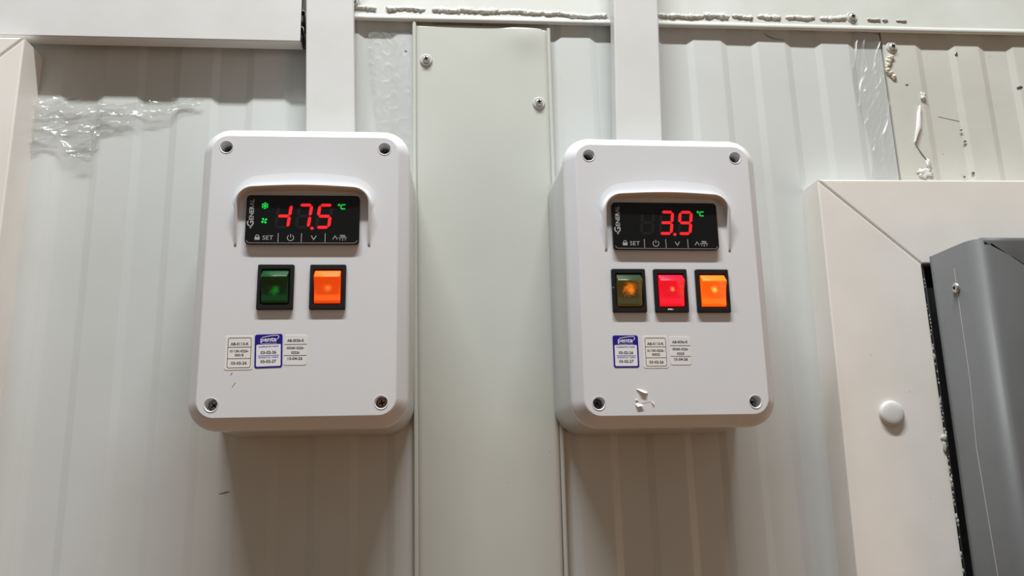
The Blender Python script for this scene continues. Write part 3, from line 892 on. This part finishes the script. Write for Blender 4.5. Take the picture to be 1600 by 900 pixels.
def rocker_switch(parent, cx, cz, mat, label):
    """bezel is the part; rocker, well and rocker mark are its pieces"""
    ho, hi = (0.0121, 0.01565), (0.00935, 0.01225)
    n = 4
    L = []
    for (hx, hz, r, y) in ((ho[0], ho[1], 0.0010, YF + 0.0002), (ho[0], ho[1], 0.0010, YF - 0.0017), (ho[0] - 0.0005, ho[1] - 0.0005, 0.0009, YF - 0.0023),
                           (hi[0] + 0.0004, hi[1] + 0.0004, 0.0008, YF - 0.0023), (hi[0], hi[1], 0.0006, YF - 0.0018), (hi[0], hi[1], 0.0006, YF - 0.0002)):
        L.append([(x, y, z) for x, z in rrect(hx, hz, r, n)])
    v, f = loft(L, True, True, True)
    bz = mobj('rocker_switch', v, f, 'bezelblack', parent)
    bz.location = (cx, 0, cz); bz['label'] = label
    prof = [(0.0114, -0.0010), (0.0112, -0.0018), (0.0109, -0.0022), (0.0105, -0.0026), (0.0072, -0.0061), (0.0068, -0.00648), (0.0063, -0.00680), (0.0058, -0.00692), (0.0053, -0.00682), (0.0048, -0.00655), (0.0030, -0.0055), (0.0, -0.0043),
            (-0.003, -0.0036), (-0.006, -0.0032), (-0.0090, -0.0031), (-0.0102, -0.0030), (-0.0110, -0.0026), (-0.0113, -0.0018), (-0.0114, -0.0010)]
    hw = 0.0087
    L = []
    for x, k in ((-hw, 0.96), (-hw + 0.0003, 1.0), (hw - 0.0003, 1.0), (hw, 0.96)):
        L.append([(x, YF + y * k, z) for z, y in prof])
    v, f = loft(L, False, True, True)
    rk = mobj('rocker', v, f, mat, bz)
    for p in rk.data.polygons:
        if len(p.vertices) == 4 and abs(p.normal.x) < 0.5: p.use_smooth = True
    return bz

def sticker(parent, cx, cz, w, h, ang, style, lines):
    r = 0.0015
    base_mat = 'blue' if style == 'blue' else ('paper' if style == 'framed' else 'paper_gloss')
    st = plate_rr('sticker', w / 2, h / 2, r, YF + 0.0001, YF - 0.00018, base_mat, parent, 0.00005, n=4)
    st.location = (cx, 0, cz); st.rotation_euler = (0, -ang, 0)
    y = YF - 0.00024
    b = bmesh.new()
    if style == 'blue':
        st['label'] = 'blue and white calibration sticker'
        wf = bmesh.new()
        poly_xz(wf, rrect(w / 2 - 0.0011, 0.0073, 0.0007, 3, 0, -h / 2 + 0.0011 + 0.0073), y)
        text_bm(wf, 'penta', -0.0001, h / 2 - 0.0034, 0.0031, y, width=0.0104, bold=0.022)
        # sweep over the name ending in a hook
        arc = [(-0.0044 + 0.0100 * t / 12, h / 2 - 0.0022 + 0.0013 * math.sin(PI * 0.55 * t / 12)) for t in range(13)]
        arc += [(0.0063, h / 2 - 0.0012), (0.0067, h / 2 - 0.0020), (0.0062, h / 2 - 0.0030), (0.0050, h / 2 - 0.0037)]
        strokes_bm(wf, arc, 0.00042, y)
        text_bm(wf, 'KALIBRASYON', 0.0004, h / 2 - 0.0062, 0.00055, y, width=0.0094, bold=0.01)
        flatobj('label_panel', wf, 'white_print', st)
        tb = bmesh.new()
        yt = y - 0.00006
        zt = -h / 2 + 0.0157
        text_bm(tb, 'KAL\u0130BRASYON TAR\u0130H\u0130', 0, zt - 0.0014, 0.00085, yt, width=0.0128, bold=0.026)
        strokes_bm(tb, [(-w / 2 + 0.0022, zt - 0.0074), (w / 2 - 0.0022, zt - 0.0074)], 0.00032, yt)
        text_bm(tb, 'SONRAK\u0130 KAL. TAR\u0130H\u0130', 0, zt - 0.0086, 0.00085, yt, width=0.0128, bold=0.026)
        flatobj('blue_print', tb, 'ink_blue', st)
        text_bm(b, lines[0], 0, zt - 0.0053, 0.0019, yt, width=0.0102, bold=0.023)
        text_bm(b, lines[1], 0, zt - 0.0113, 0.0019, yt, width=0.0102, bold=0.023)
    else:
        fw, fh = w / 2 - 0.0016, h / 2 - 0.0014
        ox = 0.0003
        if style == 'framed':
            st['label'] = 'white framed asset sticker'
            strokes_bm(b, [(x + ox, z) for x, z in rrect(fw, fh, 0.0011, 4)], 0.00034, y, True)
            z1, z2 = fh - 0.0062, fh - 0.0138
            zt = [fh - 0.0040, fh - 0.0088, fh - 0.0115, fh - 0.0168]
        else:
            st['label'] = 'plain white sticker with two rules'
            z1, z2 = h / 2 - 0.0063, h / 2 - 0.0138
            fw = w / 2 - 0.0002; ox = 0
            zt = [h / 2 - 0.0037, h / 2 - 0.0087, h / 2 - 0.0118, h / 2 - 0.0158]
        for z in (z1, z2): strokes_bm(b, [(-fw + ox, z), (fw + ox, z)], 0.00032, y)
        tw = 0.0118 if style == 'framed' else 0.0112
        text_bm(b, lines[0], ox, zt[0], 0.0018, y, width=tw, bold=0.023)
        text_bm(b, lines[1], ox, zt[1], 0.0016, y, width=tw * 1.02, bold=0.023)
        text_bm(b, lines[2], ox, zt[2], 0.0016, y, width=tw * 0.48, bold=0.023)
        text_bm(b, lines[3], ox, zt[3], 0.0018, y, width=tw * 0.86, bold=0.023)
    flatobj('printed_text', b, 'ink', st)

def control_box(loc, roll, yback, label):
    root = empty('control_box', loc)
    root.rotation_euler = (0, -roll, 0)
    tag(root, label, 'control box', 'cold room control boxes')
    housing_mesh(root, yback); lid_mesh(root); hood_mesh(root)
    return root

# ---- box reading -17.5
b1 = control_box((0, 0, 0), -0.0041, -0.0017, 'white control box with red minus 17.5 reading and two rocker switches')
for sx, sz, mt, rt in ((-1, 1, 'steel_dark', 0.3), (1, 1, 'steel_dark', 0.9), (-1, -1, 'metal', 0.7), (1, -1, 'brass', 0.2)):
    box_screw(b1, sx, sz, mt, rt, 0)
display(b1, ('bcg', 'abc', 'acdfg'), True, True, 0.0000, 0.0360)
rocker_switch(b1, -0.0168, -0.0113, 'rk_green_off', 'dark green rocker switch, unlit')
rocker_switch(b1, 0.0180, -0.0114, 'rk_orange_a', 'glowing orange rocker switch')
sticker(b1, -0.0389, -0.0557, 0.0182, 0.0227, 0.006, 'framed', ('AB-0113-K', '0113K-0226-', '00018', '03-02-26'))
sticker(b1, -0.0197, -0.0547, 0.0181, 0.0226, 0.028, 'blue', ('03-02-26', '03-02-27'))
sticker(b1, -0.0022, -0.0542, 0.0152, 0.0202, 0.0, 'plain', ('AB-0036-K', '0036K-0226-', '02226', '10-04-26'))
bm = bmesh.new()
strokes_bm(bm, [(-0.0436, -0.0705), (-0.0424, -0.0688)], 0.0005, YF - 0.0001)
flatobj('pen_scuff', bm, 'scuff', b1)
bm = bmesh.new()
strokes_bm(bm, [(-0.0421, -0.0785), (-0.0400, -0.0752)], 0.00035, YF - 0.0001)
flatobj('pen_scuff', bm, 'scuff', b1)

# ---- box reading 3.9
b2 = control_box((0.25669, 0, -0.00446), -0.0091, -0.0055, 'white control box with red 3.9 reading and three glowing rocker switches')
for sx, sz, mt, rt in ((-1, 1, 'steel_dark', 0.5), (1, 1, 'steel_dark', 0.1), (-1, -1, 'steel_dark', 0.9), (1, -1, 'metal', 0.4)):
    box_screw(b2, sx, sz, mt, rt, 0)
display(b2, ('', 'abcdg', 'abcdfg'), True, False, -0.0018, 0.0357)
s0 = rocker_switch(b2, -0.0304, -0.0114, 'rk_green_amber', 'green rocker switch with amber glow inside')
s2 = rocker_switch(b2, -0.0003, -0.0115, 'rk_red', 'glowing red rocker switch')
rocker_switch(b2, 0.0300, -0.0116, 'rk_orange_b', 'bright orange rocker switch')
bm = bmesh.new(); lump_bm(bm, (-0.0113, YF - 0.0021, 0.0018), 0.0004, 0.0003, 0.0008, 6, 0.4, 2)
bobj('worn_spot', bm, 'metal', s0, True)
bm = bmesh.new(); lump_bm(bm, (-0.0011, YF - 0.0023, -0.0139), 0.0024, 0.00025, 0.0007, 2, 0.5, 2)
bobj('worn_spot', bm, 'metal', s2, True)
sticker(b2, -0.0345, -0.0543, 0.0179, 0.0225, 0.0, 'blue', ('03-02-26', '03-02-27'))
sticker(b2, -0.0137, -0.0548, 0.0178, 0.0224, 0.0, 'framed', ('AB-0113-K', '0113K-0226-', '00022', '03-02-26'))
sticker(b2, 0.0041, -0.0540, 0.0148, 0.0197, -0.005, 'plain', ('AB-0036-K', '0036K-0226-', '02225', '10-04-26'))
# torn remains of a sticker
def scrap(pts, lift):
    b = bmesh.new()
    vs = [b.verts.new((x / 1000, YF - l / 1000, z / 1000)) for x, z, l in pts]
    f_ = b.faces.new(vs)
    r = bmesh.ops.extrude_face_region(b, geom=[f_])
    for v_ in r['geom']:
        if isinstance(v_, bmesh.types.BMVert): v_.co.y += 0.00015
    return bobj('paper_scrap', b, 'paper', b2)
scrap([(-28.6, -80.2, 0.3), (-24.5, -80.8, 0.4), (-20.6, -82.6, 0.4), (-22.6, -83.4, 1.7), (-25.6, -82.2, 1.7)], 0)
scrap([(-29.8, -90.6, 0.3), (-28.0, -89.6, 0.3), (-26.0, -90.2, 0.3), (-24.4, -91.6, 1.2), (-28.6, -92.4, 1.2)], 0)
scrap([(-18.8, -88.6, 0.3), (-17.4, -89.2, 0.3), (-16.6, -90.6, 0.8), (-17.6, -90.2, 0.8)], 0)
scrap([(-29.9, -87.6, 0.3), (-28.6, -87.0, 0.3), (-27.9, -87.6, 0.5), (-29.2, -88.2, 0.5)], 0)
o = scrap([(-27.5, -83.0, 0.12), (-20.0, -84.0, 0.12), (-19.0, -89.0, 0.12), (-26.0, -90.0, 0.12), (-29.0, -87.8, 0.12)], 0)
o.data.materials[0] = M['paper_gloss']
